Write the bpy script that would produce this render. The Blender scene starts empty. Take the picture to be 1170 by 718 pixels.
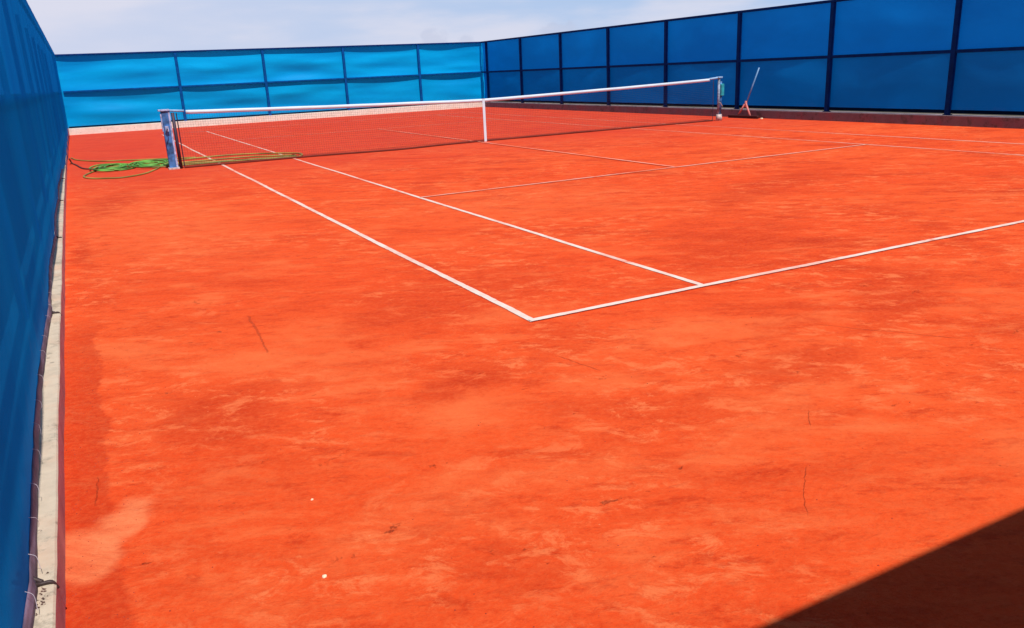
import bpy, bmesh, math, random
from mathutils import Vector, Matrix, noise as mnoise
from math import radians, sin, cos, pi

S = bpy.context.scene
COL = S.collection

# ------------------------------------------------------------------ camera
cam_d = bpy.data.cameras.new("camera")
cam = bpy.data.objects.new("camera", cam_d)
COL.objects.link(cam)
r = Vector((0.88524715, -0.46291443, -0.0452518))
u = Vector((0.17248440, 0.23637234, 0.95623075))
f = Vector((0.43195674, 0.85430577, -0.28909346))
M = Matrix(((r.x, u.x, -f.x, -2.278), (r.y, u.y, -f.y, -4.232), (r.z, u.z, -f.z, 1.514), (0, 0, 0, 1)))
cam.matrix_world = M
cam_d.sensor_width = 36
cam_d.lens = 924.36 / 1170 * 36
cam_d.clip_start = 0.02
cam_d.clip_end = 4000
S.camera = cam
S.render.resolution_x = 1024
S.render.resolution_y = 628

# ------------------------------------------------------------------ light
SUN_EL = radians(60)
SUN_AZ = radians(1.6)            # the sun stands behind the camera, a touch to the right of the court's axis
sdir = Vector((sin(SUN_AZ) * cos(SUN_EL), -cos(SUN_AZ) * cos(SUN_EL), sin(SUN_EL)))
sd = bpy.data.lights.new("sun", 'SUN')
sd.energy = 5.0
sd.angle = radians(0.5)
sd.color = (1.0, 0.95, 0.88)
sun = bpy.data.objects.new("sun", sd)
sun.rotation_euler = sdir.to_track_quat('Z', 'Y').to_euler()
COL.objects.link(sun)

W = bpy.data.worlds.new("World")
S.world = W
W.use_nodes = True
nt = W.node_tree
nt.nodes.clear()
out = nt.nodes.new('ShaderNodeOutputWorld')
bg = nt.nodes.new('ShaderNodeBackground')
sky = nt.nodes.new('ShaderNodeTexSky')
sky.sky_type = 'NISHITA'
sky.sun_disc = False
sky.sun_elevation = SUN_EL
sky.sun_rotation = math.atan2(sdir.x, sdir.y)
sky.air_density = 1.0
sky.dust_density = 0.3
sky.ozone_density = 2.0
bg.inputs['Strength'].default_value = 0.05
CLOUDS = [(0.381, 0.924, 0.037, 0.016, 0.010), (0.416, 0.909, 0.035, 0.010, 0.008), (0.514, 0.857, 0.042, 0.020, 0.008)]
# pale haze and thin cloud low in the sky, clear blue overhead
L = nt.links.new
tc = nt.nodes.new('ShaderNodeTexCoord')
mp = nt.nodes.new('ShaderNodeMapping')
mp.inputs['Scale'].default_value = (1.6, 1.6, 7.0)
cn = nt.nodes.new('ShaderNodeTexNoise')
cn.inputs['Scale'].default_value = 2.2
cn.inputs['Detail'].default_value = 6
cn.inputs['Roughness'].default_value = 0.5
L(tc.outputs['Generated'], mp.inputs['Vector'])
L(mp.outputs['Vector'], cn.inputs['Vector'])
def wmr(v, a, b_, c=0.0, d=1.0):
    n = nt.nodes.new('ShaderNodeMapRange'); n.interpolation_type = 'SMOOTHSTEP'
    for k_, x_ in zip(('From Min', 'From Max', 'To Min', 'To Max'), (a, b_, c, d)): n.inputs[k_].default_value = x_
    L(v, n.inputs['Value']); return n.outputs['Result']
def wmix(fac, A, B):
    n = nt.nodes.new('ShaderNodeMix'); n.data_type = 'RGBA'
    for nm_, v in (('Factor', fac), ('A', A), ('B', B)):
        if hasattr(v, 'links'): L(v, n.inputs[nm_])
        else: n.inputs[nm_].default_value = v
    return n.outputs['Result']
def wmul(a, b_):
    n = nt.nodes.new('ShaderNodeMath'); n.operation = 'MULTIPLY'
    for i_, v in enumerate((a, b_)):
        if hasattr(v, 'links'): L(v, n.inputs[i_])
        else: n.inputs[i_].default_value = v
    return n.outputs[0]
wz = nt.nodes.new('ShaderNodeSeparateXYZ')
L(tc.outputs['Generated'], wz.inputs[0])
low = wmr(wz.outputs[2], 0.10, 0.42, 0.93, 0.10)
west = wmr(wz.outputs[0], 0.75, -0.25)                              # whiter, faintly pink towards the left
haze = wmix(west, (9.6, 13.3, 19.6, 1), (15.0, 15.8, 19.8, 1))
haze = wmix(wmul(wmr(cn.outputs['Fac'], 0.45, 0.66), 0.75), haze, (17.5, 17.3, 20.0, 1))
# tops of three faint far clouds standing just over the fence
for (dx, dy, dz, rx, rz) in CLOUDS:
    sb = nt.nodes.new('ShaderNodeVectorMath'); sb.operation = 'SUBTRACT'
    L(tc.outputs['Generated'], sb.inputs[0]); sb.inputs[1].default_value = (dx, dy, dz)
    wn = nt.nodes.new('ShaderNodeTexNoise'); wn.inputs['Scale'].default_value = 60; wn.inputs['Detail'].default_value = 3
    L(tc.outputs['Generated'], wn.inputs['Vector'])
    mm = nt.nodes.new('ShaderNodeVectorMath'); mm.operation = 'MULTIPLY'
    mm.inputs[1].default_value = (1 / rx, 1 / rx, 1 / rz); L(sb.outputs[0], mm.inputs[0])
    ll = nt.nodes.new('ShaderNodeVectorMath'); ll.operation = 'LENGTH'
    L(mm.outputs[0], ll.inputs[0])
    ad_ = nt.nodes.new('ShaderNodeMath'); ad_.operation = 'ADD'
    L(ll.outputs['Value'], ad_.inputs[0]); L(wmr(wn.outputs['Fac'], 0.3, 0.7, -0.35, 0.35), ad_.inputs[1])
    haze = wmix(wmul(wmr(ad_.outputs[0], 1.25, 0.65), 0.34), haze, (11.2, 12.4, 16.6, 1))
L(wmix(low, sky.outputs['Color'], haze), bg.inputs['Color'])
L(bg.outputs['Background'], out.inputs['Surface'])

S.view_settings.view_transform = 'Standard'
S.view_settings.look = 'None'
S.view_settings.gamma = 1
S.view_settings.use_curve_mapping = False
S.view_settings.exposure = -0.16
S.render.engine = 'CYCLES'
S.cycles.max_bounces = 8
S.cycles.transparent_max_bounces = 12

random.seed(5)

# ------------------------------------------------------------------ materials
class NB:
    """small node builder"""
    def __init__(s, name):
        s.m = bpy.data.materials.new(name)
        s.m.use_nodes = True
        s.t = s.m.node_tree
        s.b = s.t.nodes['Principled BSDF']
        s.o = s.t.nodes['Material Output']
        s.tc = s.t.nodes.new('ShaderNodeTexCoord')
    def link(s, a, b): s.t.links.new(a, b)
    def n(s, k): return s.t.nodes.new(k)
    def setin(s, inp, v):
        if isinstance(v, (int, float)): inp.default_value = v
        elif isinstance(v, tuple): inp.default_value = v if len(v) != 3 or inp.type == 'VECTOR' else (*v, 1)
        else: s.link(v, inp)
    def pos(s, scale=(1, 1, 1), rot=(0, 0, 0), loc=(0, 0, 0)):
        m = s.n('ShaderNodeMapping')
        m.inputs['Scale'].default_value = scale
        m.inputs['Rotation'].default_value = rot
        m.inputs['Location'].default_value = loc
        s.link(s.tc.outputs['Object'], m.inputs['Vector'])
        return m.outputs['Vector']
    def dirpos(s, ang, long_, short, loc=(0, 0, 0)):
        m = s.n('ShaderNodeMapping'); m.vector_type = 'TEXTURE'
        m.inputs['Rotation'].default_value = (0, 0, ang)
        m.inputs['Scale'].default_value = (long_, short, 1)
        m.inputs['Location'].default_value = loc
        s.link(s.tc.outputs['Object'], m.inputs['Vector'])
        return m.outputs['Vector']
    def noise(s, scale, vec=None, detail=4, rough=0.5, dist=0, col=False):
        n = s.n('ShaderNodeTexNoise')
        n.inputs['Scale'].default_value = scale
        n.inputs['Detail'].default_value = detail
        n.inputs['Roughness'].default_value = rough
        n.inputs['Distortion'].default_value = dist
        s.link(vec if vec is not None else s.tc.outputs['Object'], n.inputs['Vector'])
        return n.outputs['Color' if col else 'Fac']
    def mr(s, v, a, b, c=0.0, d=1.0, smooth=True):
        n = s.n('ShaderNodeMapRange')
        if smooth: n.interpolation_type = 'SMOOTHSTEP'
        s.setin(n.inputs['Value'], v)
        for k, x in zip(('From Min', 'From Max', 'To Min', 'To Max'), (a, b, c, d)): s.setin(n.inputs[k], x)
        return n.outputs['Result']
    def math(s, op, a, b=0.0):
        n = s.n('ShaderNodeMath')
        n.operation = op
        s.setin(n.inputs[0], a)
        s.setin(n.inputs[1], b)
        return n.outputs[0]
    def mix(s, f, a, b, mode='MIX'):
        n = s.n('ShaderNodeMix')
        n.data_type = 'RGBA'
        n.blend_type = mode
        s.setin(n.inputs['Factor'], f)
        s.setin(n.inputs['A'], a)
        s.setin(n.inputs['B'], b)
        return n.outputs['Result']
    def sep(s, v=None):
        n = s.n('ShaderNodeSeparateXYZ')
        s.link(v if v is not None else s.tc.outputs['Object'], n.inputs[0])
        return n.outputs
    def bump(s, h, strength=0.3, dist=0.02):
        n = s.n('ShaderNodeBump')
        n.inputs['Strength'].default_value = strength
        n.inputs['Distance'].default_value = dist
        s.link(h, n.inputs['Height'])
        s.link(n.outputs[0], s.b.inputs['Normal'])
        return n.outputs[0]
    def patch(s, x, y, rx, ry, soft=0.5, rot=0.0, P=None, nzv=None):
        """blob mask at a place on the ground with a noisy outline"""
        v = s.n('ShaderNodeVectorMath'); v.operation = 'SUBTRACT'
        s.link(P, v.inputs[0]); v.inputs[1].default_value = (x, y, 0)
        m = s.n('ShaderNodeMapping'); m.vector_type = 'TEXTURE'
        m.inputs['Rotation'].default_value = (0, 0, rot)
        m.inputs['Scale'].default_value = (rx, ry, 1)
        s.link(v.outputs[0], m.inputs['Vector'])
        l = s.n('ShaderNodeVectorMath'); l.operation = 'LENGTH'
        s.link(m.outputs[0], l.inputs[0])
        lv = l.outputs['Value']
        if nzv is not None: lv = s.math('ADD', lv, s.math('MULTIPLY', s.math('SUBTRACT', nzv, 0.5), 2.4))
        return s.mr(lv, 1 + soft, 1 - soft)

def simple(name, col, rough=0.6, metal=0.0, var=0.12, vscale=6.0, bump=0.0, spec=0.5):
    b = NB(name)
    b.b.inputs['Specular IOR Level'].default_value = spec
    nz = b.noise(vscale, detail=5)
    c = b.mix(b.mr(nz, 0.3, 0.7), tuple(x * (1 - var) for x in col), tuple(min(1, x * (1 + var)) for x in col))
    b.link(c, b.b.inputs['Base Color'])
    b.b.inputs['Roughness'].default_value = rough
    b.b.inputs['Metallic'].default_value = metal
    if bump: b.bump(b.noise(vscale * 8, detail=4), bump, 0.01)
    return b.m

def clay_material():
    b = NB('red_clay')
    P0 = b.tc.outputs['Object']
    # warped position for irregular outlines
    w = b.noise(2.3, detail=5, rough=0.65, col=True)
    vm = b.n('ShaderNodeVectorMath'); vm.operation = 'SUBTRACT'
    b.link(w, vm.inputs[0]); vm.inputs[1].default_value = (0.5, 0.5, 0.5)
    sc = b.n('ShaderNodeVectorMath'); sc.operation = 'SCALE'
    b.link(vm.outputs[0], sc.inputs[0]); sc.inputs['Scale'].default_value = 0.55
    ad = b.n('ShaderNodeVectorMath'); ad.operation = 'ADD'
    b.link(P0, ad.inputs[0]); b.link(sc.outputs[0], ad.inputs[1])
    P = ad.outputs[0]
    xyz = b.sep()
    X, Y = xyz[0], xyz[1]
    T = -0.52                       # the drag net was last pulled across the court at this angle
    big = b.noise(0.28, detail=3, rough=0.5, dist=0.3)
    mid = b.noise(1.3, b.dirpos(T, 1.3, 1.0), detail=8, rough=0.68, dist=0.2)
    strk = b.noise(1.2, b.dirpos(T - 0.12, 2.6, 0.8, (3, 1, 0)), detail=9, rough=0.70, dist=0.25)
    s3 = b.noise(3.2, b.dirpos(T, 2.4, 0.9, (1, 3, 0)), detail=9, rough=0.72, dist=0.3)
    s4 = b.noise(10, b.dirpos(T + 0.1, 2.0, 0.9, (4, 3, 0)), detail=7, rough=0.75)
    fl = b.noise(7.0, b.dirpos(T, 1.5, 0.9), detail=10, rough=0.78, dist=0.4)
    fine = b.noise(34, detail=6, rough=0.75)
    tiny = b.noise(110, b.dirpos(T, 1.4, 1.0), detail=4, rough=0.8)
    A = (0.76, 0.068, 0.012)
    D = (0.50, 0.029, 0.005)
    Lt = (0.86, 0.170, 0.050)
    zr = b.mr(b.math('ADD', X, b.math('MULTIPLY', Y, 0.25)), -1.5, 5.0)          # the right of the court is redder and more marked
    c = b.mix(b.mr(big, 0.35, 0.68), A, (0.81, 0.092, 0.018))
    z3 = b.noise(0.7, b.pos(loc=(6, 1, 0)), detail=4, rough=0.6)
    c = b.mix(b.math('MULTIPLY', b.mr(mid, 0.50, 0.66), b.mr(zr, 0, 1, 0.30, 0.55)), c, D)
    c = b.mix(b.math('MULTIPLY', b.mr(strk, 0.52, 0.64), b.mr(zr, 0, 1, 0.25, 0.75)), c, D)
    c = b.mix(b.math('MULTIPLY', b.mr(s3, 0.52, 0.63), b.math('MULTIPLY', b.mr(z3, 0.38, 0.60, 0.20, 0.75), b.mr(zr, 0, 1, 0.6, 1.0))), c, D)
    c = b.mix(b.math('MULTIPLY', b.mr(s4, 0.51, 0.64), b.mr(z3, 0.62, 0.42, 0.25, 0.65)), c, D)
    c = b.mix(b.math('MULTIPLY', b.mr(s3, 0.46, 0.36), 0.45), c, Lt)
    # dry dusty clay: fine broken flecks inside broad zones
    zone = b.noise(0.75, b.pos((1, 1, 1), loc=(3.1, 7.7, 0)), detail=3)
    dm = b.math('MULTIPLY', b.mr(fl, 0.50, 0.62), b.mr(zone, 0.42, 0.60, 0.15, 1.0))
    c = b.mix(b.math('MULTIPLY', dm, 0.85), c, (0.87, 0.20, 0.068))
    dk = b.math('MULTIPLY', b.mr(fl, 0.44, 0.33), b.mr(zone, 0.62, 0.45, 0.25, 1.0))
    c = b.mix(b.math('MULTIPLY', dk, 0.60), c, D)
    lt2 = b.noise(1.4, b.dirpos(T, 1.5, 1.0, (5, 2, 0)), detail=8, rough=0.68)
    c = b.mix(b.math('MULTIPLY', b.mr(lt2, 0.52, 0.68), b.mr(zr, 0, 1, 0.60, 0.25)), c, Lt)
    # dry pale patches where the clay has blown thin
    spots = [(0.55, -1.7, 0.40, 0.10, -0.3, 0.55), (-0.85, -1.75, 0.30, 0.12, -0.4, 0.5), (1.2, -0.75, 0.5, 0.10, -0.4, 0.5), (-1.2, 0.7, 0.28, 0.30, 0, 0.4), (-0.9, -1.0, 0.25, 0.15, -0.3, 0.4), (0.55, -0.62, 0.34, 0.20, 0.3, 0.55), (-1.30, -0.05, 0.30, 0.45, 0.3, 0.4),
             (-1.45, -1.75, 0.35, 0.16, 0.2, 0.35), (0.0, -1.9, 0.55, 0.12, 0.2, 0.35), (-1.7, 6.0, 0.8, 2.6, 0.1, 0.45), (2.4, 4.4, 1.3, 1.2, 0.1, 0.35)]
    for (x, y, rx, ry, rot, k) in spots:
        m = b.math('MULTIPLY', b.patch(x, y, rx, ry, soft=0.6, rot=rot, P=P), b.mr(fl, 0.38, 0.56, 0.35, 1.0))
        c = b.mix(b.math('MULTIPLY', m, k), c, Lt)
    # damp, darker clay
    for (x, y, rx, ry, rot, k) in [(-0.75, -0.70, 0.26, 0.16, 0.3, 0.7), (-1.95, -0.35, 0.24, 0.35, 0.2, 0.55), (-2.1, 8.2, 0.30, 1.1, -0.2, 0.6), (-2.48, 4.4, 0.1, 0.9, 0, 0.6),
                                   (-0.1, 0.9, 0.9, 0.5, 0.5, 0.35), (2.6, 1.0, 1.2, 0.35, 0.5, 0.45), (5.2, 3.2, 1.8, 0.4, 0.4, 0.5), (2.2, -0.9, 0.7, 0.2, 0.5, 0.5), (0.8, -1.45, 0.35, 0.2, 0, 0.4)]:
        m = b.math('MULTIPLY', b.patch(x, y, rx, ry, soft=0.6, rot=rot, P=P), b.mr(fl, 0.62, 0.45, 0.35, 1.0))
        c = b.mix(b.math('MULTIPLY', m, k), c, D)
    # band beside the left wall that the drag net does not reach
    ex = b.math('ADD', X, b.mr(b.noise(1.3, b.pos((0.6, 1, 1)), detail=8, rough=0.7), 0.2, 0.8, -0.12, 0.12, False))
    band = b.math('MULTIPLY', b.mr(ex, -2.405, -2.43), b.mr(Y, 2.2, 1.2))
    band = b.math('MULTIPLY', band, b.mr(fl, 0.30, 0.55, 0.45, 1.0))
    c = b.mix(b.math('MULTIPLY', band, 0.62), c, D)
    s5 = b.n('ShaderNodeVectorMath'); s5.operation = 'SCALE'
    b.link(vm.outputs[0], s5.inputs[0]); s5.inputs['Scale'].default_value = 0.22
    a5 = b.n('ShaderNodeVectorMath'); a5.operation = 'ADD'
    b.link(P0, a5.inputs[0]); b.link(s5.outputs[0], a5.inputs[1])
    for (x, y, rx, ry, rot, k) in [(-2.53, -1.40, 0.12, 0.17, 0.0, 0.80), (-2.38, -1.22, 0.10, 0.17, -0.35, 0.85)]:
        m = b.math('MULTIPLY', b.patch(x, y, rx, ry, soft=0.35, rot=rot, P=a5.outputs[0], nzv=mid), b.mr(s3, 0.60, 0.48, 0.55, 1.0))
        c = b.mix(b.math('MULTIPLY', m, k), c, (0.88, 0.24, 0.095))
    # hairline scratches and shoe scuffs
    cr = b.noise(0.9, b.pos((1, 1, 1), loc=(11, 4, 0)), detail=8, rough=0.7, dist=0.1)
    crk = b.mr(b.math('ABSOLUTE', b.math('SUBTRACT', cr, 0.5)), 0.0035, 0.0)
    crm = b.math('MULTIPLY', crk, b.mr(b.noise(1.7, b.pos(loc=(1, 9, 0)), detail=2), 0.66, 0.70))
    sf = b.noise(5.2, b.pos((1, 1.9, 1), (0, 0, 0.5), (2, 5, 0)), detail=8, rough=0.75, dist=0.3)
    sfm = b.math('MULTIPLY', b.mr(sf, 0.655, 0.70), 0.8)
    dark = b.math('MAXIMUM', crm, sfm)
    # three long scratches
    def seg(x0, y0, x1, y1, wd):
        dx, dy = x1 - x0, y1 - y0
        Ls = math.hypot(dx, dy)
        sp = b.sep(P2)
        a = b.math('ADD', b.math('MULTIPLY', b.math('SUBTRACT', sp[0], x0), dx / Ls), b.math('MULTIPLY', b.math('SUBTRACT', sp[1], y0), dy / Ls))
        q = b.math('ABSOLUTE', b.math('SUBTRACT', b.math('MULTIPLY', b.math('SUBTRACT', sp[0], x0), dy / Ls), b.math('MULTIPLY', b.math('SUBTRACT', sp[1], y0), dx / Ls)))
        e = b.math('MULTIPLY', b.mr(a, 0, 0.06), b.mr(a, Ls, Ls - 0.06))
        return b.math('MULTIPLY', b.mr(q, wd, wd * 0.3), e)
    s2 = b.n('ShaderNodeVectorMath'); s2.operation = 'SCALE'
    b.link(vm.outputs[0], s2.inputs[0]); s2.inputs['Scale'].default_value = 0.10
    a2 = b.n('ShaderNodeVectorMath'); a2.operation = 'ADD'
    b.link(P0, a2.inputs[0]); b.link(s2.outputs[0], a2.inputs[1])
    P2 = a2.outputs[0]
    for a in [(-1.50, 1.29, -1.52, 0.75, .012), (-1.52, 0.85, -1.535, 0.38, .008), (-0.2, -0.58, -0.11, -0.95, .006), (1.33, -0.98, 1.80, -1.65, .006), (0.40, -1.84, 0.25, -2.00, .0030), (-0.02, -2.22, -0.30, -2.50, .0022),
              (-2.47, -0.75, -2.48, -1.05, .003)]:
        dark = b.math('MAXIMUM', dark, b.math('MULTIPLY', b.math('MULTIPLY', seg(*a), b.mr(fine, 0.30, 0.55, 0.2, 1.0)), 0.75))
    c = b.mix(b.math('MULTIPLY', dark, 0.62), c, (0.25, 0.022, 0.010))
    # grain
    c = b.mix(b.math('MULTIPLY', b.mr(fine, 0.42, 0.62), 0.22), c, Lt)
    c = b.mix(b.math('MULTIPLY', b.mr(tiny, 0.52, 0.68), 0.35), c, D)
    sp = b.n('ShaderNodeTexVoronoi'); sp.inputs['Scale'].default_value = 9.0
    b.link(P0, sp.inputs['Vector'])
    c = b.mix(b.math('MULTIPLY', b.mr(sp.outputs['Distance'], 0.045, 0.02), b.mr(zone, 0.5, 0.6, 0, 0.5)), c, (0.90, 0.34, 0.17))
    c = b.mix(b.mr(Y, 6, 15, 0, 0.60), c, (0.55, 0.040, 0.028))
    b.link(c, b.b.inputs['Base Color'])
    b.b.inputs['Roughness'].default_value = 0.95
    b.b.inputs['Specular IOR Level'].default_value = 0.15
    h = b.math('ADD', b.math('MULTIPLY', fl, 0.6), b.math('MULTIPLY', mid, 0.8))
    h = b.math('ADD', h, b.math('MULTIPLY', fine, 0.25))
    h = b.math('SUBTRACT', h, b.math('MULTIPLY', dark, 0.35))
    b.bump(h, 0.75, 0.022)
    return b.m

def line_material(name, dusty):
    b = NB(name)
    n1 = b.noise(5, detail=7, rough=0.7)
    n2 = b.noise(0.7, detail=3)
    d = b.math('ADD', b.math('MULTIPLY', b.mr(n1, 0.35, 0.75), 0.35), b.math('MULTIPLY', b.mr(n2, 0.45, 0.7), 0.45))
    d = b.math('ADD', b.math('MULTIPLY', d, 1.0), dusty + 0.04)
    d = b.math('ADD', d, b.mr(b.noise(2.6, b.pos(loc=(3, 3, 0)), detail=5, rough=0.7), 0.58, 0.70, 0.0, 0.50))
    d = b.math('ADD', d, b.mr(b.sep()[1], 3, 13, 0, 0.28))
    d = b.math('MINIMUM', d, 0.90)
    c = b.mix(d, (0.80, 0.73, 0.67), (0.84, 0.17, 0.070))
    b.link(c, b.b.inputs['Base Color'])
    b.b.inputs['Roughness'].default_value = 0.7
    return b.m

def fabric_material(name, col, trans=0.45, clear=0.05, streak=(1, 1, 1), hi=1.35):
    b = NB(name)
    n1 = b.noise(1.0, b.pos(streak), detail=5, rough=0.55, dist=0.3)
    n2 = b.noise(90, detail=2)
    c = b.mix(b.mr(n1, 0.35, 0.7), tuple(x * 0.86 for x in col), tuple(min(1, x * hi) for x in col))
    c = b.mix(b.math('MULTIPLY', b.mr(n2, 0.35, 0.7), 0.12), c, tuple(x * 0.6 for x in col))
    zc = b.sep()[2]
    dn = b.noise(3.0, detail=7, rough=0.7)
    dust = b.math('MULTIPLY', b.mr(b.math('SUBTRACT', zc, b.math('MULTIPLY', dn, 0.45)), 0.16, -0.04), 0.10)
    c = b.mix(dust, c, (0.30, 0.12, 0.10))
    t = b.t
    df = b.n('ShaderNodeBsdfDiffuse')
    tr = b.n('ShaderNodeBsdfTranslucent')
    gl = b.n('ShaderNodeBsdfGlossy')
    tp = b.n('ShaderNodeBsdfTransparent')
    gl.inputs['Roughness'].default_value = 0.5
    gl.inputs['Color'].default_value = (0.5, 0.7, 0.9, 1)
    tp.inputs['Color'].default_value = (0.01, 0.33, 0.97, 1)
    b.link(c, df.inputs['Color']); b.link(c, tr.inputs['Color'])
    bp = b.n('ShaderNodeBump')
    bp.inputs['Strength'].default_value = 0.3
    bp.inputs['Distance'].default_value = 0.03
    b.link(b.noise(2.2, b.pos(streak), detail=5, rough=0.6, dist=0.6), bp.inputs['Height'])
    for n in (df, tr, gl): b.link(bp.outputs[0], n.inputs['Normal'])
    m1 = b.n('ShaderNodeMixShader'); m1.inputs[0].default_value = trans
    b.link(df.outputs[0], m1.inputs[1]); b.link(tr.outputs[0], m1.inputs[2])
    m2 = b.n('ShaderNodeMixShader'); m2.inputs[0].default_value = 0.012
    b.link(m1.outputs[0], m2.inputs[1]); b.link(gl.outputs[0], m2.inputs[2])
    m3 = b.n('ShaderNodeMixShader'); m3.inputs[0].default_value = clear
    b.link(m2.outputs[0], m3.inputs[1]); b.link(tp.outputs[0], m3.inputs[2])
    b.link(m3.outputs[0], b.o.inputs['Surface'])
    return b.m

def concrete_material(name, base, dust, amount, dark=None):
    b = NB(name)
    n1 = b.noise(2.0, detail=7, rough=0.65)
    n2 = b.noise(9, detail=6, rough=0.7)
    n3 = b.noise(0.8, detail=3)
    c = b.mix(b.mr(n2, 0.35, 0.7), base, tuple(x * 0.82 for x in base))
    c = b.mix(b.math('MULTIPLY', b.mr(n1, 0.45, 0.68), amount), c, dust)
    if dark: c = b.mix(b.math('MULTIPLY', b.mr(b.noise(3.1, detail=8, rough=0.8), 0.52, 0.62), 0.7), c, dark)
    v = b.n('ShaderNodeTexVoronoi'); v.inputs['Scale'].default_value = 7.0
    b.link(b.tc.outputs['Object'], v.inputs['Vector'])
    c = b.mix(b.math('MULTIPLY', b.mr(v.outputs['Distance'], 0.12, 0.05), 0.55), c, (0.12, 0.09, 0.07))
    b.link(c, b.b.inputs['Base Color'])
    b.b.inputs['Roughness'].default_value = 0.9
    b.bump(b.math('ADD', n1, b.math('MULTIPLY', n2, 0.5)), 0.5, 0.01)
    return b.m

M_CLAY = clay_material()
M_LINE = line_material('line_white', 0.0)
M_LINE_MID = line_material('line_worn', 0.12)
M_LINE_DUST = line_material('line_dusty', 0.34)
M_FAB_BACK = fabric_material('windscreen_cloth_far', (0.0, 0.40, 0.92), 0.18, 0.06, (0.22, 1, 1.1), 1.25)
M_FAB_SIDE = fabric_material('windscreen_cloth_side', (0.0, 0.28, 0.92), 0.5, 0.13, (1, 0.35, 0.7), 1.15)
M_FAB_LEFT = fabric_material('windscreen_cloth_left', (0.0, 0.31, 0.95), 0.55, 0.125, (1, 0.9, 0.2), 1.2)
M_HEM = simple('cloth_hem', (0.17, 0.11, 0.17), 0.8, 0, 0.35, 5, 0.3)
M_HEM_NAVY = simple('navy_hem', (0.0, 0.010, 0.035), 0.9, 0, 0.3, 5, spec=0.05)
M_TIE = simple('white_twine', (0.5, 0.45, 0.52), 0.6)
M_CLAMP = simple('dark_clamp', (0.05, 0.03, 0.03), 0.6, 0.2)
M_STEEL = simple('navy_painted_steel', (0.0, 0.030, 0.16), 0.85, 0, 0.2, 8, spec=0.1)
M_STEEL_B = simple('mid_blue_painted_steel', (0.0, 0.075, 0.30), 0.8, 0, 0.2, 8, spec=0.1)
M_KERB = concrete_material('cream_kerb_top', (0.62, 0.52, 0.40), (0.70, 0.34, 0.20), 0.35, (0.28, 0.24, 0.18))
M_KERB_FACE = simple('mauve_kerb_face', (0.60, 0.36, 0.37), 0.9, 0, 0.2, 5, 0.3)  # mauve tone, redder than the cream top
M_KERB_R = concrete_material('dusty_shaded_kerb', (0.20, 0.15, 0.17), (0.26, 0.10, 0.12), 0.7, (0.07, 0.07, 0.05))  # concrete with red dust; the face's shade is also put into the colour
M_KERB_CAP = simple('lit_kerb_cap', (0.46, 0.36, 0.38), 0.9, 0, 0.2, 4)  # sunlit top of the right kerb, its light painted as a paler colour
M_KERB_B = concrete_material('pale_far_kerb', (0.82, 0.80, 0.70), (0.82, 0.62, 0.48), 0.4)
M_WALL = concrete_material('rendered_wall', (0.30, 0.28, 0.26), (0.30, 0.18, 0.13), 0.3)
M_GROUND = simple('dry_ground', (0.08, 0.07, 0.05), 0.95, 0, 0.3, 0.3, 0.3)
M_NET = simple('black_net_cord', (0.03, 0.02, 0.02), 0.7)
M_NETHEM = simple('dark_red_net_hem', (0.16, 0.02, 0.012), 0.9)
M_TAPE = simple('white_net_band', (0.64, 0.82, 0.95), 0.55, 0, 0.05, 3)
M_STRAPBLUE = simple('pale_blue_strap', (0.28, 0.50, 0.75), 0.6)
M_POST = simple('blue_painted_post', (0.04, 0.15, 0.38), 0.5, 0.1, 0.6, 9)
M_POSTEDGE = simple('pale_post_blue', (0.36, 0.44, 0.68), 0.6, 0, 0.4, 20)  # paler blue for the left post's edge strips, cap and winch
M_POSTGREY = simple('grey_blue_worn_post', (0.22, 0.30, 0.42), 0.6, 0, 0.45, 16)
M_POSTDARK = simple('dark_post', (0.05, 0.03, 0.06), 0.6, 0.2)
M_TEAL = simple('teal_pad', (0.02, 0.35, 0.42), 0.6, 0, 0.3, 12)
M_PALEMET = simple('worn_pale_metal', (0.50, 0.42, 0.40), 0.6, 0, 0.35, 18)
M_HOSE = simple('green_hose', (0.27, 0.24, 0.05), 0.6, 0, 0.4, 2)
M_HOSE_BR = simple('bright_green_hose', (0.11, 0.33, 0.05), 0.6, 0, 0.6, 2.2)
M_CABLE = simple('dark_cable', (0.08, 0.03, 0.02), 0.6)
M_HANDLE = simple('pale_blue_handle', (0.16, 0.36, 0.62), 0.5)
M_PINK = simple('dusty_pink_metal', (0.62, 0.20, 0.18), 0.7, 0, 0.2, 10)
M_BRISTLE = simple('dark_bristles', (0.06, 0.012, 0.012), 0.9)
M_STONE = simple('white_stone', (0.85, 0.72, 0.50), 0.8, 0, 0.1, 30)
M_RUBBLE = simple('dark_rubble', (0.10, 0.055, 0.045), 0.95, 0, 0.5, 30)
M_CRUMB = simple('clay_crumb', (0.42, 0.05, 0.02), 0.95, 0, 0.4, 8)

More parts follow.
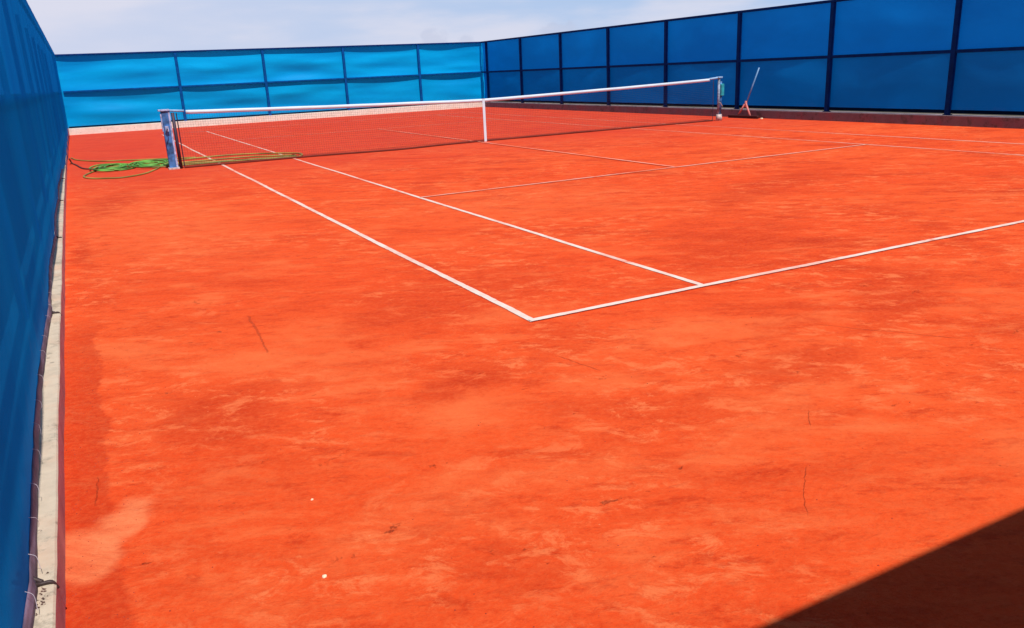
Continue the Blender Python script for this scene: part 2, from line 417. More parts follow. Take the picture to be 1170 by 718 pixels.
# ------------------------------------------------------------------ mesh helpers
class MB:
    def __init__(s): s.v = []; s.f = []; s.mi = []; s.cur = 0
    def add(s, vs, fs):
        o = len(s.v); s.v += [tuple(v) for v in vs]
        for q in fs: s.f.append([o + i for i in q]); s.mi.append(s.cur)
    def box(s, x0, x1, y0, y1, z0, z1):
        vs = [(x, y, z) for z in (z0, z1) for y in (y0, y1) for x in (x0, x1)]
        s.add(vs, [(0, 2, 3, 1), (4, 5, 7, 6), (0, 1, 5, 4), (2, 6, 7, 3), (0, 4, 6, 2), (1, 3, 7, 5)])
        return s
    def tube(s, pts, rad, n=8, cap=True):
        pts = [Vector(p) for p in pts]
        rings = []
        up = Vector((0, 0, 1))
        for i, p in enumerate(pts):
            t = (pts[min(i + 1, len(pts) - 1)] - pts[max(i - 1, 0)])
            if t.length < 1e-9: t = Vector((0, 0, 1))
            t.normalize()
            a = t.cross(up)
            if a.length < 0.05: a = t.cross(Vector((1, 0, 0)))
            a.normalize(); bb = a.cross(t)
            rr = rad[i] if isinstance(rad, (list, tuple)) else rad
            rings.append([p + (a * cos(2 * pi * k / n) + bb * sin(2 * pi * k / n)) * rr for k in range(n)])
        vs = [q for rg in rings for q in rg]
        fs = [(i * n + k, i * n + (k + 1) % n, (i + 1) * n + (k + 1) % n, (i + 1) * n + k) for i in range(len(pts) - 1) for k in range(n)]
        if cap: fs += [tuple(range(n))[::-1], tuple((len(pts) - 1) * n + k for k in range(n))]
        s.add(vs, fs)
        return s
    def grid(s, fn, nu, nv):
        vs = [fn(i / nu, j / nv) for j in range(nv + 1) for i in range(nu + 1)]
        fs = [(j * (nu + 1) + i, j * (nu + 1) + i + 1, (j + 1) * (nu + 1) + i + 1, (j + 1) * (nu + 1) + i) for j in range(nv) for i in range(nu)]
        s.add(vs, fs)
        return s
    def build(s, name, mat, parent=None, bevel=0, smooth=False, thick=0):
        me = bpy.data.meshes.new(name)
        me.from_pydata(s.v, [], s.f)
        for m in (mat if isinstance(mat, (list, tuple)) else [mat]): me.materials.append(m)
        for p, i in zip(me.polygons, s.mi): p.material_index = i
        if smooth:
            for p in me.polygons: p.use_smooth = True
        bm = bmesh.new(); bm.from_mesh(me)
        if not thick: bmesh.ops.recalc_face_normals(bm, faces=bm.faces)
        if bevel:
            bmesh.ops.bevel(bm, geom=[e for e in bm.edges if e.calc_face_angle(0) > 0.6], offset=bevel, segments=2, affect='EDGES', profile=0.6)
        bm.to_mesh(me); bm.free()
        o = bpy.data.objects.new(name, me)
        COL.objects.link(o)
        if parent is not None:
            o.parent = parent
            o.matrix_parent_inverse = Matrix.Translation(-parent.location)
        if thick:
            md = o.modifiers.new('thickness', 'SOLIDIFY'); md.thickness = thick; md.offset = 0
        return o

def spline(pts, sub=8):
    pts = [Vector(p) for p in pts]
    P = [pts[0]] + pts + [pts[-1]]
    outp = []
    for i in range(1, len(P) - 2):
        for k in range(sub):
            t = k / sub
            a, b_, c, d = P[i - 1], P[i], P[i + 1], P[i + 2]
            outp.append(0.5 * ((2 * b_) + (-a + c) * t + (2 * a - 5 * b_ + 4 * c - d) * t * t + (-a + 3 * b_ - 3 * c + d) * t ** 3))
    outp.append(pts[-1])
    return outp

def thing(name, label, cat, loc, group=None):
    o = bpy.data.objects.new(name, None)
    o.location = loc; o.empty_display_size = 0.3
    COL.objects.link(o)
    o['label'] = label; o['category'] = cat
    if group: o['group'] = group
    return o
def tag(o, label, cat, group=None, kind=None):
    o['label'] = label; o['category'] = cat
    if group: o['group'] = group
    if kind: o['kind'] = kind
    return o

XL, XR, YB, YN = -2.60, 13.50, 28.80, -4.42      # inner faces of the kerbs
FH = 2.71                                       # top of the fences

# ------------------------------------------------------------------ ground and court
g = MB().grid(lambda a, b_: (-1500 + 3000 * a, -1500 + 3000 * b_, -0.05), 8, 8).build('ground', M_GROUND)
g['kind'] = 'structure'
g['label'] = 'dry brown ground reaching away outside the blue fences'
ct = MB().grid(lambda a, b_: (XL - 0.15 + (XR - XL + 0.25) * a, YN - 0.1 + (YB - YN + 0.2) * b_, 0.0), 40, 80).build('clay_court', M_CLAY)
ct['kind'] = 'structure'
ct['label'] = 'orange red clay court surface with swept streaks and pale dusty patches'

NY = 12.43                                      # the net
def court_line(name, a, b_, w, mat, z=0.004, label=None):
    ax, ay = a; bx, by = b_
    d = Vector((bx - ax, by - ay)); Ln = d.length; d.normalize(); nrm = Vector((-d.y, d.x))
    n = max(4, int(Ln / 0.03))
    sd_ = random.random() * 50
    vs, fs = [], []
    for i in range(n + 1):
        t = Ln * i / n
        wob = 0.012 * mnoise.noise(Vector((t * 0.5, sd_, 0))) + 0.003 * mnoise.noise(Vector((t * 4, sd_, 3)))
        ww = w * 0.5 * (0.96 + 0.16 * mnoise.noise(Vector((t * 4, sd_, 7))) + 0.18 * mnoise.noise(Vector((t * 19, sd_, 27))))
        ww2 = w * 0.5 * (0.96 + 0.16 * mnoise.noise(Vector((t * 4, sd_, 17))) + 0.18 * mnoise.noise(Vector((t * 19, sd_, 37))))
        p = Vector((ax, ay)) + d * t
        q1 = p + nrm * (wob + ww); q2 = p + nrm * (wob - ww2)
        vs += [(q1.x, q1.y, z), (q2.x, q2.y, z)]
        if i: fs.append((2 * i - 2, 2 * i - 1, 2 * i + 1, 2 * i))
    m = MB(); m.add(vs, fs)
    o = m.build(name, mat, ct)
    if label: o['label'] = label
    return o
Y2 = 2 * NY
X0, X1, XC, X2, X3 = 0.02, 1.40, 5.49, 9.64, 11.02
court_line('sideline', (X0, 0.01), (X0, Y2), 0.052, M_LINE, 0.004, 'crisp white outer sideline running from the near corner to the net post')
court_line('sideline', (X1, 0.055), (X1, Y2), 0.050, M_LINE, 0.004, 'white inner sideline meeting the baseline beside the near corner')
court_line('sideline', (X2, 0.055), (X2, Y2), 0.050, M_LINE_DUST, 0.004, 'clay dusted inner sideline on the far side')
court_line('sideline', (X3, 0.055), (X3, Y2), 0.050, M_LINE_DUST, 0.004, 'clay dusted outer sideline nearest the right fence')
court_line('baseline', (X0 - 0.02, 0.03), (X3 + 0.03, 0.03), 0.052, M_LINE, 0.0085, 'white baseline nearest the viewer')
court_line('baseline', (X0 - 0.02, Y2), (X3 + 0.03, Y2), 0.06, M_LINE_DUST, 0.0085, 'faded baseline beyond the net')
court_line('service_line', (X1, 5.47), (X2, 5.51), 0.048, M_LINE_DUST, 0.0085, 'dusty service line on the near side of the net')
court_line('service_line', (X1, Y2 - 5.5), (X2, Y2 - 5.5), 0.048, M_LINE_DUST, 0.0085, 'faint service line beyond the net')
court_line('center_line', (XC, 5.52), (XC, Y2 - 5.52), 0.048, M_LINE_DUST, 0.013)

# ------------------------------------------------------------------ kerb walls
def nz(*a): return mnoise.noise(Vector(a))
k = thing('kerb_wall', 'low cream topped kerb running along the foot of the left fence', 'low wall', (XL, 12, 0))
def kerb_strip(fn_front, fn_back, s0, s1, z, n, horiz=True):
    pass
# left kerb: mauve front face, cream worn top
LKP = [(-5, -2.555), (-1.72, -2.572), (-1.14, -2.580), (-0.27, -2.588), (1.2, -2.600), (4.15, -2.620), (7.1, -2.638), (15.3, -2.670), (30, -2.700)]
def ldx(y):
    for (a_, va), (b2, vb) in zip(LKP, LKP[1:]):
        if y <= b2: return va + (vb - va) * (y - a_) / (b2 - a_) + 2.60
    return -0.1
def lk_x(y): return XL + ldx(y) + 0.004 * nz(y * 1.3, 0, 0) + 0.003 * nz(y * 7, 1, 0)
def lk_z(y): return 0.132 + 0.006 * nz(y * 0.9, 5, 0) + 0.002 * nz(y * 9, 5, 0)
N = 420
m = MB()
m.grid(lambda a, b_: (lk_x(YN + (YB - YN) * a) + (0 if b_ < .5 else 0.0), YN + (YB - YN) * a, b_ * (lk_z(YN + (YB - YN) * a) - 0.006)), N, 1)
m.build('kerb_face', M_KERB_FACE, k)
m = MB()
def ktop(a, b_):
    y = YN + (YB - YN) * a
    prof = [(0.0, -0.006), (-0.006, 0.0), (-0.05, 0.001), (-0.30, 0.002), (-0.30, -0.15)]
    px, pz = prof[round(b_ * 4)]
    return (lk_x(y) + px, y, lk_z(y) + pz)
m.grid(ktop, N, 4)
m.build('kerb_top', M_KERB, k)
# mortar joints / cracks as short dark gaps: a few patched repair blobs on the kerb
k = thing('kerb_wall', 'low pale kerb catching the sun at the foot of the far fence', 'low wall', (5, YB, 0))
MB().box(XL - 0.12, XR + 0.3, YB, YB + 0.25, -0.02, 0.225).build('kerb_block', M_KERB_B, k, 0.01)
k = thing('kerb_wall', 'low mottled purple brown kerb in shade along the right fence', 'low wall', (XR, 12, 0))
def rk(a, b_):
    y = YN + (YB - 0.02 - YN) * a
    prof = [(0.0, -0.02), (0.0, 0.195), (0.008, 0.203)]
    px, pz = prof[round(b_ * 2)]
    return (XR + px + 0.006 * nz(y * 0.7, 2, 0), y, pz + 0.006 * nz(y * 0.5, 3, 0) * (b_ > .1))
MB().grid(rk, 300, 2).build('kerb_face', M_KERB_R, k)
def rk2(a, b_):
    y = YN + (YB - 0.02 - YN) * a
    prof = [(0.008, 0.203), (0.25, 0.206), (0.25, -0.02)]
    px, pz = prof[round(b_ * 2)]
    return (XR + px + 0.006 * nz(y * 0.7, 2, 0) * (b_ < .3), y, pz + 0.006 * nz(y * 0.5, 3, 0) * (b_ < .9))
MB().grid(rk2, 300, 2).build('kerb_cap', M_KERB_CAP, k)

# ------------------------------------------------------------------ rear wall (behind the camera; it casts the dark shadow)
t = thing('boundary_wall', 'plain rendered wall closing the near end, casting the black corner shadow', 'wall', (5, YN - 0.1, 0))
MB().box(XL - 0.4, XR + 0.5, YN - 0.22, YN - 0.002, -0.02, 2.66).build('wall_body', M_WALL, t)
MB().box(XL - 0.42, XR + 0.52, YN - 0.24, YN + 0.02, 2.66, 2.72).build('coping', M_WALL, t, 0.006)

# ------------------------------------------------------------------ fences
def post(parent, x, y, z0, z1, w=0.10, d=0.08, mat=None, name='post'):
    m = MB().box(x - w / 2, x + w / 2, y - d / 2, y + d / 2, z0, z1)
    # base plate
    m.box(x - w * 0.5, x + w * 0.5, y - d * 0.9, y + d * 0.9, z0, z0 + 0.012)
    return m.build(name, mat or M_STEEL, parent, 0.006)

# far fence
fb = thing('fence', 'bright sunlit blue cloth fence across the far end of the court', 'fence', (5, YB + 0.13, 0.22))
FY = YB + 0.15
PX = [1.23, 4.35, 7.5, 10.7]
def cloth_back(a, b_):
    x = XL - 0.14 + (XR + 0.24 - XL + 0.14) * a
    z = 0.235 + (FH - 0.03 - 0.235) * b_
    bays = [-2.66] + PX + [13.7]
    for i in range(5):
        if bays[i] <= x <= bays[i + 1] + 1e-6: tt = (x - bays[i]) / (bays[i + 1] - bays[i]); break
    else: tt = 0
    zz = (z - 1.46) / 1.25
    zz = abs(zz) if zz > 0 else -zz
    pan = sin(pi * tt) ** 0.6 * sin(pi * min(1, max(0, abs(z - 1.46) / 1.24)))
    y = FY + 0.05 + 0.06 * pan + 0.17 * pan * nz(x * 0.28, z * 1.7, 3.3) + 0.012 * nz(x * 0.6, z * 4.5, 9)
    return (x, y, z + 0.012 * nz(x * 1.2, 4, 4) * (b_ < 0.02))
MB().grid(cloth_back, 260, 60).build('windscreen_cloth', M_FAB_BACK, fb, smooth=True)
for x in PX: post(fb, x, FY, 0.225, FH - 0.05, 0.095, 0.06, M_STEEL_B)
MB().box(XL - 0.14, XR + 0.17, FY - 0.04, FY + 0.03, FH - 0.045, FH + 0.01).build('top_rail', M_STEEL, fb, 0.008)
m = MB()
bays = [XL - 0.06] + PX + [XR + 0.17]
for i in range(5): m.box(bays[i] + 0.049, bays[i + 1] - 0.049, FY - 0.03, FY + 0.03, 1.44, 1.495)
m.build('middle_rail', M_STEEL_B, fb, 0.006)
MB().box(XL - 0.05, XR + 0.16, FY + 0.015, FY + 0.035, 0.232, 0.285).build('hem', M_HEM_NAVY, fb)

# right fence
fr = thing('fence', 'dark navy blue cloth fence in shade along the right side', 'fence', (XR + 0.12, 12, 0.2))
FX = XR + 0.10
PY = [YB + 0.02 - 0.35 - 3.07 * i for i in range(11)]
PY = [28.42, 25.35, 22.28, 19.22, 16.16, 13.05, 9.98, 6.85, 3.75, 0.67, -2.4]
def cloth_right(a, b_):
    y = YN + (YB + 0.14 - YN) * a
    z = 0.25 + (FH - 0.03 - 0.25) * b_
    d = min(abs(y - q) for q in PY) / 1.53
    pan = min(1, d) ** 0.6 * sin(pi * min(1, max(0, abs(z - 1.46) / 1.22)))
    x = FX + 0.055 + 0.05 * pan + 0.05 * pan * nz(y * 0.5, z * 0.9, 13) + 0.008 * nz(y * 1.4, z * 2.5, 19)
    return (x, y, z)
MB().grid(cloth_right, 380, 40).build('windscreen_cloth', M_FAB_SIDE, fr, smooth=True)
for y in PY: post(fr, FX, y, 0.208, FH - 0.05, 0.08, 0.10)
MB().box(FX - 0.04, FX + 0.03, YN, YB + 0.08, FH - 0.05, FH + 0.01).build('top_rail', M_STEEL, fr, 0.008)
m = MB()
yy = [YN] + sorted(PY) + [YB + 0.14]
for i in range(len(yy) - 1): m.box(FX - 0.03, FX + 0.03, yy[i] + 0.052, yy[i + 1] - 0.052, 1.425, 1.49)
m.build('middle_rail', M_STEEL, fr, 0.006)
MB().box(FX + 0.015, FX + 0.04, YN, YB + 0.08, 0.24, 0.31).build('hem', M_HEM_NAVY, fr)

# left fence, cloth on the court side bulging inwards
fl = thing('fence', 'tall blue cloth fence close on the left with a tied frayed hem', 'fence', (XL - 0.12, 12, 0.13))
TY = [-4.3, -1.78, 1.62, 4.75, 7.9, 11.0, 14.1, 17.2, 20.3, 23.4, 26.5]     # tie points at the posts
def left_x(y, z):
    d = min(abs(y - q) for q in TY) / 1.55
    tie = min(1, d) ** 0.55
    low = max(0.0, min(1.0, (0.9 - z) / 0.9))
    x = -2.662 + ldx(y) * max(0, 1 - z / 2.3) + 0.026 * max(0, z / FH) ** 2 - 0.030 * tie * low
    hgt = sin(pi * min(1, max(0, (z - 0.1) / 2.6)))
    x += hgt * (0.055 * nz(y * 0.42, z * 0.25, 41) + 0.009 * nz(y * 1.3, z * 0.3, 45)) * (1.0 if y > 0 else 0.7)
    x += 0.003 * nz(y * 3.0, z * 0.9, 47)
    if y > 11.0:     # further on the cloth hangs in front of the kerb
        x += 0.075 * min(1, (y - 11.0) / 3.5) * max(0, 1 - z / 1.3)
    return x
def left_zb(y):
    z = 0.150 + 0.015 * nz(y * 1.1, 0, 50)
    d = min(abs(y - q) for q in TY)
    if y > 12.5: z -= 0.14 * min(1, (y - 12.5) / 1.6)
    return max(0.012, z)
def cloth_left(a, b_):
    y = YN + (YB + 0.1 - YN) * (a ** 1.5)
    zb = left_zb(y)
    z = zb + (FH - zb) * b_
    return (left_x(y, z), y, z)
MB().grid(cloth_left, 420, 50).build('windscreen_cloth', M_FAB_LEFT, fl, smooth=True)
def hem_left(a, b_):
    y = YN + (13.2 - YN) * (a ** 1.3)
    z = left_zb(y)
    d = min(abs(y - q) for q in TY) / 1.55
    x0 = left_x(y, z) + 0.004
    return (x0 + 0.012 * b_ + 0.004 * nz(y * 6, b_, 60), y, z + 0.004 - b_ * 0.016 + (1 - b_) * 0.022 + 0.004 * nz(y * 9, b_ * 2, 61))
MB().grid(hem_left, 320, 3).build('hem', M_HEM, fl, smooth=True, thick=0.003)
# a top cable and the steel posts behind the cloth
MB().tube([(-2.70, q, FH - 0.03) for q in (YN, 0, 4, 8, 15, 22, YB + 0.08)], 0.024, 10).build('top_rail', M_STEEL, fl, smooth=True)
for y in TY: post(fl, -2.80 + ldx(y), y, 0.136, FH - 0.045, 0.05, 0.05, M_STEEL_B)
m = MB()
ty = [YN] + TY + [YB]
for i in range(len(ty) - 1): m.tube([(-2.80 + ldx(ty[i]), ty[i] + 0.042, 1.455), (-2.80 + ldx(ty[i + 1]), ty[i + 1] - 0.042, 1.455)], 0.025, 8)
m.build('middle_rail', M_STEEL, fl, 0.004)
# clamps tying the hem down on the kerb
for y in TY[1:6]:
    z = lk_z(y)
    m = MB()
    o_ = ldx(y)
    m.tube(spline([(-2.70, y - 0.01, z + 0.05), (-2.668, y, z + 0.022), (-2.64, y + 0.012, z + 0.008), (-2.612, y + 0.01, z + 0.006), (-2.600, y + 0.012, z - 0.02)], 5), 0.006, 6)
    m.tube(spline([(-2.695, y + 0.05, z + 0.04), (-2.66, y + 0.035, z + 0.02), (-2.635, y + 0.02, z + 0.008)], 5), 0.007, 6)
    m.tube([(-2.668, y - 0.05, z + 0.012), (-2.672, y + 0.05, z + 0.012)], 0.014, 8)
    m.v = [(q[0] + o_, q[1], q[2]) for q in m.v]
    m.build('clamp', M_CLAMP, fl, smooth=True)
m = MB()
rngk = random.Random(8)
for i in range(46):
    cy = -1.86 + rngk.gauss(0, 0.05); rr = rngk.uniform(0.003, 0.009)
    cx = ldx(cy) - min(2.666, max(2.622, 2.645 + rngk.gauss(0, 0.016))); zt_ = lk_z(cy)
    q = [(cx + rr * cos(a_) * rngk.uniform(.6, 1.1), cy + rr * sin(a_) * rngk.uniform(.6, 1.1), zt_ - 0.002) for a_ in (0, 1.2, 2.5, 3.7, 5.0)]
    m.add(q + [(cx, cy, zt_ + rr * 0.55)], [(0, 1, 5), (1, 2, 5), (2, 3, 5), (3, 4, 5), (4, 0, 5)])
kr = m.build('kerb_rubble', M_RUBBLE)
tag(kr, 'dark crumbled rubble lying on the cream kerb at the nearest hem tie', 'rubble', kind='stuff')
# twine stitches
rng = random.Random(3)
y = -2.3
while y < 4.5:
    z = left_zb(y) + 0.03
    x = left_x(y, z) + 0.012
    m = MB()
    a_ = rng.uniform(-0.02, 0.02)
    m.tube(spline([(x - 0.006, y, z + 0.028), (x + 0.012, y + a_ * 0.5, z + 0.018), (x + 0.016, y + a_, z - 0.004), (x + 0.006 + rng.uniform(0, 0.012), y + a_ * 1.5, z - 0.022)], 4), 0.0008, 5)
    m.build('twine_tie', M_TIE, fl)
    y += rng.uniform(0.16, 0.34) * (1 + max(0, y + 1) * 0.25)

# ------------------------------------------------------------------ tennis net
net = thing('tennis_net', 'black tennis net with white top band stretched across the court', 'net', (5.68, NY, 0))
NXL, NXR = -0.66, 12.22
XM = 5.68
def net_top(x):
    if x < XM: t = (XM - x) / (XM + 0.84)
    else: t = (x - XM) / (12.4 - XM)
    return 0.915 + 0.150 * (0.75 * t + 0.25 * t * t)
def net_bot(x): return 0.018 + 0.012 * nz(x * 0.8, 0, 70) ** 2
def net_y(x, s):    # the loose foot of the net is kicked towards the near side
    kick = 0.24 * math.exp(-((x - 3.5) / 1.1) ** 2)
    return NY - kick * (1 - s) ** 3
def net_pt(x, s):
    zb, zt = net_bot(x), net_top(x) - 0.03
    return (x, net_y(x, s), zb + (zt - zb) * s)
def strip(m, pts, w, axis):
    # thin square cord
    for i in range(len(pts) - 1):
        pass
    vs, fs = [], []
    for i, p in enumerate(pts):
        if axis == 'v': q = [(p[0] - w, p[1], p[2]), (p[0], p[1] - w, p[2]), (p[0] + w, p[1], p[2]), (p[0], p[1] + w, p[2])]
        else: q = [(p[0], p[1] - w, p[2]), (p[0], p[1], p[2] - w), (p[0], p[1] + w, p[2]), (p[0], p[1], p[2] + w)]
        vs += q
        if i:
            o = 4 * (i - 1)
            for k_ in range(4): fs.append((o + k_, o + (k_ + 1) % 4, o + 4 + (k_ + 1) % 4, o + 4 + k_))
    m.add(vs, fs)
m = MB()
nx = int((NXR - NXL) / 0.045)
for i in range(nx + 1):
    x = NXL + (NXR - NXL) * i / nx
    strip(m, [net_pt(x, s) for s in (0, .15, .35, .6, 1)], 0.0010, 'v')
for j in range(1, 22):
    s_ = j / 22
    strip(m, [net_pt(NXL + (NXR - NXL) * i / 60, s_) for i in range(61)], 0.0010, 'h')
m.build('netting', M_NET, net)
# white band, folded over the cable
def band(a, b_):
    x = NXL + 0.17 + (NXR - NXL - 0.30) * a
    prof = [(0.010, -0.062), (0.012, -0.02), (0.008, 0.0), (0.0, 0.006), (-0.008, 0.0), (-0.012, -0.02), (-0.010, -0.062)]
    py, pz = prof[round(b_ * 6)]
    return (x, NY + py + 0.002 * nz(x * 6, 0, 0), net_top(x) + pz + 0.004 * nz(x * 1.1, pz * 4, 5))
MB().grid(band, 160, 6).build('top_band', M_TAPE, net, smooth=True, thick=0.002)
MB().tube([(NXL - 0.14, NY, 1.075), (NXL + 0.14, NY, net_top(NXL) - 0.008)], 0.020, 8).build('end_strap', M_STRAPBLUE, net, smooth=True)
MB().tube([(NXR + 0.20, NY, 1.075), (NXR - 0.14, NY, net_top(NXR) - 0.008)], 0.024, 8).build('end_strap', M_STRAPBLUE, net, smooth=True)
MB().tube([(NXL + (NXR - NXL) * i / 80, net_y(NXL + (NXR - NXL) * i / 80, 0), net_bot(NXL + (NXR - NXL) * i / 80)) for i in range(81)], 0.020, 8).build('bottom_hem', M_NETHEM, net, smooth=True)
m = MB()
def cstrap(a, b_):
    zz = 0.0 + 0.925 * b_
    return (XM - 0.03 + 0.06 * a, NY - 0.026, zz)
m.grid(cstrap, 1, 12)
m.build('centre_strap', M_TAPE, net, thick=0.004)
for xa in (NXL, NXR):
    m = MB()
    strip(m, [(xa, NY, 0.02), (xa, NY, 1.02)], 0.010, 'v')
    m.build('side_band', M_POSTDARK, net)

# net posts
def bolt(m, x, y, z, r_=0.012):
    m.tube([(x, y + 0.012, z), (x, y - 0.012, z)], r_, 6)
lp = thing('net_post', 'pale edged blue net post beside the coiled green hose', 'net post', (-0.90, NY + 0.02, 0), 'posts holding the net')
m = MB().box(-0.93, -0.805, NY - 0.045, NY + 0.055, 0.0, 1.065)
m.build('post_body', M_POST, lp, 0.008)
m = MB().box(-0.808, -0.775, NY - 0.05, NY + 0.05, 0.0, 1.055)
m.box(-0.945, -0.925, NY - 0.048, NY + 0.02, 0.70, 1.02)
m.build('pale_edge_strip', M_POSTEDGE, lp, 0.004)
MB().box(-0.97, -0.775, NY - 0.07, NY + 0.07, 1.067, 1.10).build('cap', M_POSTEDGE, lp, 0.01)
m = MB()
m.tube([(-0.725, NY, 0), (-0.725, NY, 1.03)], 0.030, 12)
m.build('inner_stake', M_POSTDARK, lp, smooth=True)
m = MB()
m.box(-0.90, -0.84, NY - 0.095, NY - 0.047, 0.70, 0.80)
wn = m.build('winch', M_POSTEDGE, lp)
MB().tube([(-0.87, NY - 0.09, 0.75), (-0.87, NY - 0.16, 0.75), (-0.92, NY - 0.17, 0.66), (-0.92, NY - 0.22, 0.66)], 0.010, 8).build('crank_handle', M_POSTDARK, wn)
m = MB().box(-0.95, -0.755, NY - 0.085, NY + 0.09, 0.0, 0.035)
m.build('base_plate', M_PALEMET, lp, 0.006)

rpst = thing('net_post', 'thin net post with teal pad near the right fence', 'net post', (12.42, NY, 0), 'posts holding the net')
MB().tube([(12.40, NY, 0.12), (12.40, NY, 1.06)], 0.030, 14).build('post_body', M_POSTGREY, rpst, smooth=True)
MB().tube([(12.47, NY + 0.01, 0.10), (12.47, NY + 0.01, 0.98)], 0.035, 12).build('second_tube', M_POST, rpst, smooth=True)
MB().box(12.44, 12.54, NY - 0.055, NY + 0.05, 0.62, 0.92).build('pad', M_TEAL, rpst, 0.02)
m = MB().box(12.34, 12.48, NY - 0.05, NY + 0.05, 1.06, 1.10)
m.build('cap', M_STRAPBLUE, rpst, 0.01)
m = MB().tube([(12.43, NY, 0.0), (12.43, NY, 0.16)], [0.085, 0.07], 14)
m.build('base_socket', M_PALEMET, rpst, smooth=True)
m = MB()
m.tube([(12.38, NY - 0.04, 0.45), (12.38, NY - 0.10, 0.45), (12.44, NY - 0.11, 0.36)], 0.010, 8)
m.build('winch', M_PALEMET, rpst)

# ------------------------------------------------------------------ garden hose and cable
gh = thing('garden_hose', 'green hose lying in tangled loops around the left net post', 'hose', (-1.5, 13.2, 0))
Z = 0.014
def flat(pts, z=Z, bumpz=0.0, sub=8):
    q = spline([(x_, y_, z) for x_, y_ in pts], sub)
    return [Vector((v.x, v.y, z + bumpz * abs(nz(v.x * 3, v.y, 8)))) for v in q]
m = MB()
# big near loop
m.tube(flat([(-1.25, 13.3), (-1.67, 13.95), (-2.05, 13.7), (-2.37, 12.6), (-2.30, 12.0), (-2.0, 11.68), (-1.75, 11.6), (-1.40, 11.95), (-1.16, 12.6), (-1.0, 13.2)]), 0.014, 8)
# line to the wall, then along behind
m.tube(flat([(-2.60, 17.4), (-2.45, 16.5), (-2.03, 15.7), (-1.6, 15.4), (-0.76, 14.9), (-0.2, 14.6)]), 0.013, 8)
# run under the net and back
m.tube(flat([(-1.0, 13.2), (-0.57, 14.1), (0.43, 14.3), (1.09, 13.95), (1.64, 13.35), (1.70, 13.0), (1.62, 12.7), (1.43, 12.45), (0.84, 12.66), (0.02, 12.80), (-0.66, 12.82), (-1.2, 12.9)], Z + 0.012), 0.015, 8)
m.tube(flat([(-0.9, 13.6), (-0.3, 13.55), (0.5, 13.6), (1.1, 13.3), (1.55, 12.95), (1.35, 12.75), (0.7, 12.95), (0.0, 13.1), (-0.7, 13.3)], Z + 0.004), 0.014, 8)
m.build('loose_run', M_HOSE, gh, smooth=True)
m = MB()
rng = random.Random(11)
for kx, ky, rx, ry, n_ in ((-1.85, 13.75, 0.34, 0.75, 7), (-1.15, 13.75, 0.40, 0.80, 8)):
    pts = []
    a0 = rng.uniform(0, 6)
    for i in range(n_ * 9):
        a_ = a0 + i * 2 * pi / 9
        s_ = 0.55 + 0.45 * rng.random()
        s_ = 0.72 + 0.28 * sin(i * 0.37) + rng.uniform(-0.06, 0.06)
        pts.append((kx + rx * s_ * cos(a_) + 0.08 * sin(i * 0.21), ky + ry * s_ * sin(a_), Z + 0.004 * (i / 9) + rng.uniform(0, 0.012)))
    m.tube(spline(pts, 5), 0.014, 7)
m.build('tangled_coil', M_HOSE_BR, gh, smooth=True)
cb = MB()
cb.tube(spline([(-2.61, 15.6, 0.12), (-2.60, 15.9, 0.05), (-2.57, 15.7, 0.012), (-2.50, 15.2, 0.012), (-2.38, 14.2, 0.012), (-2.2, 13.9, 0.012), (-2.0, 14.2, 0.03)], 8), 0.016, 8)
tag(cb.build('cable', M_CABLE, None, smooth=True), 'short dark cable running from the left kerb to the hose coil', 'cable')

# ------------------------------------------------------------------ drag brush leaning by the right fence
db = thing('drag_brush', 'court brush with pale blue handle standing against the right kerb', 'court brush', (13.32, 12.5, 0))
BX = 13.34
MB().tube([(BX + 0.02, 12.46, 0.34), (BX + 0.16, 12.17, 1.27)], 0.017, 10).build('handle', M_HANDLE, db, smooth=True)
for s_ in (-1, 1):
    m = MB().tube([(BX + 0.01, 12.46 + 0.02 * s_, 0.37), (BX - 0.03, 12.46 + 0.24 * s_, 0.05)], 0.024, 8)
    m.build('brace', M_PINK, db, smooth=True)
m = MB().tube([(BX + 0.022, 12.465, 0.28), (BX + 0.018, 12.448, 0.44)], 0.030, 10)
m.build('socket', M_PINK, db, smooth=True)
hb = MB().box(BX - 0.08, BX - 0.0, 11.93, 13.02, 0.035, 0.075).build('head_bar', M_BRISTLE, db, 0.006)
m = MB()
rng = random.Random(4)
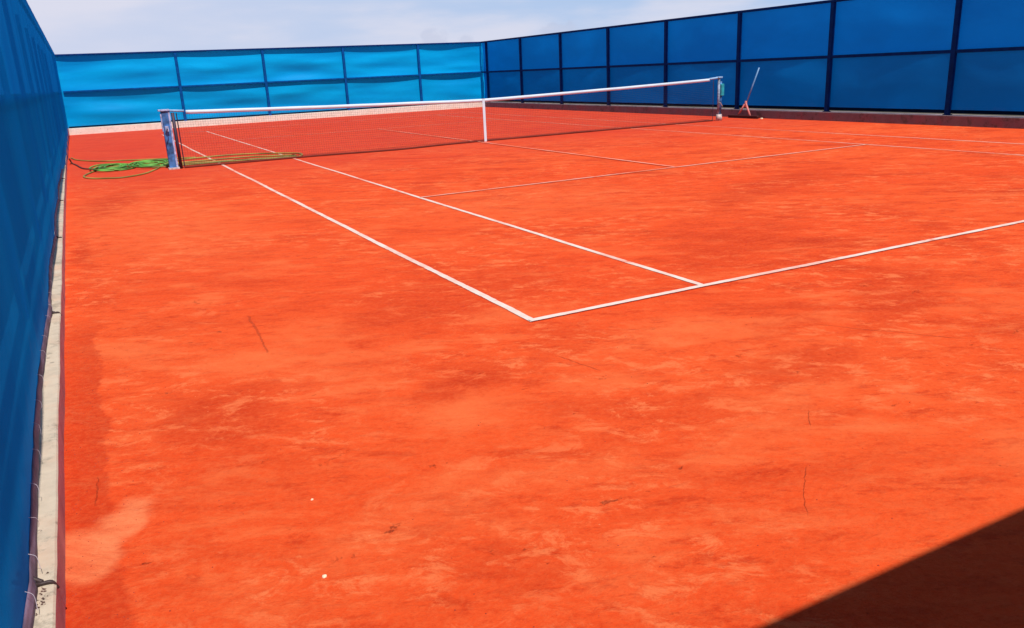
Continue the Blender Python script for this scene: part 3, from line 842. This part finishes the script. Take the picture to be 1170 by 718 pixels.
for i in range(170):
    yy_ = 11.94 + 1.07 * i / 169
    for q in range(3):
        xx = BX - 0.07 + 0.03 * q
        m.tube([(xx, yy_, 0.04), (xx + rng.uniform(-0.02, 0.015), yy_ + rng.uniform(-0.012, 0.012), 0.002)], 0.004, 4)
m.build('bristles', M_BRISTLE, hb)

# ------------------------------------------------------------------ small things on the clay
def pebble(name, x, y, r_, mat, seed):
    bm = bmesh.new()
    bmesh.ops.create_icosphere(bm, subdivisions=2, radius=r_)
    for v in bm.verts:
        v.co *= 1 + 0.45 * mnoise.noise(v.co * (1.2 / r_) + Vector((seed, 0, 0)))
        v.co.z *= 0.6
        v.co += Vector((x, y, r_ * 0.35))
    me = bpy.data.meshes.new(name); bm.to_mesh(me); bm.free(); me.materials.append(mat)
    o = bpy.data.objects.new(name, me); COL.objects.link(o)
    return o
tag(pebble('stone', -1.84, -1.96, 0.0075, M_STONE, 1), 'small white stone on the bare clay in the left foreground', 'stone')
tag(pebble('stone', -1.75, -1.45, 0.005, M_STONE, 5), 'tiny pale stone a little beyond the white one', 'stone')
tag(pebble('stone', 13.30, 11.80, 0.035, M_STONE, 9), 'pale stone on the clay at the end of the court brush', 'stone')
m = MB()
rng = random.Random(21)
for i in range(1500):
    x = rng.uniform(XL + 0.03, 4.5); y = rng.uniform(-2.9, 5.0)
    if rng.random() < 0.45: x = XL + 0.02 + abs(rng.gauss(0, 0.16)); y = rng.uniform(-2.6, 5)
    s_ = rng.uniform(0.0012, 0.0042)
    a_ = rng.uniform(0, 6.28)
    ca, sa = cos(a_), sin(a_)
    base = [(s_, 0), (-0.3 * s_, 0.9 * s_), (-0.9 * s_, -0.2 * s_), (0.1 * s_, -0.9 * s_)]
    vs = [(x + p[0] * ca - p[1] * sa, y + p[0] * sa + p[1] * ca, 0.0) for p in base] + [(x, y, s_ * 0.9)]
    m.add(vs, [(0, 1, 4), (1, 2, 4), (2, 3, 4), (3, 0, 4)])
cr = m.build('clay_crumbs', M_CRUMB)
tag(cr, 'loose dark crumbs of clay scattered over the foreground', 'clay crumbs', kind='stuff')
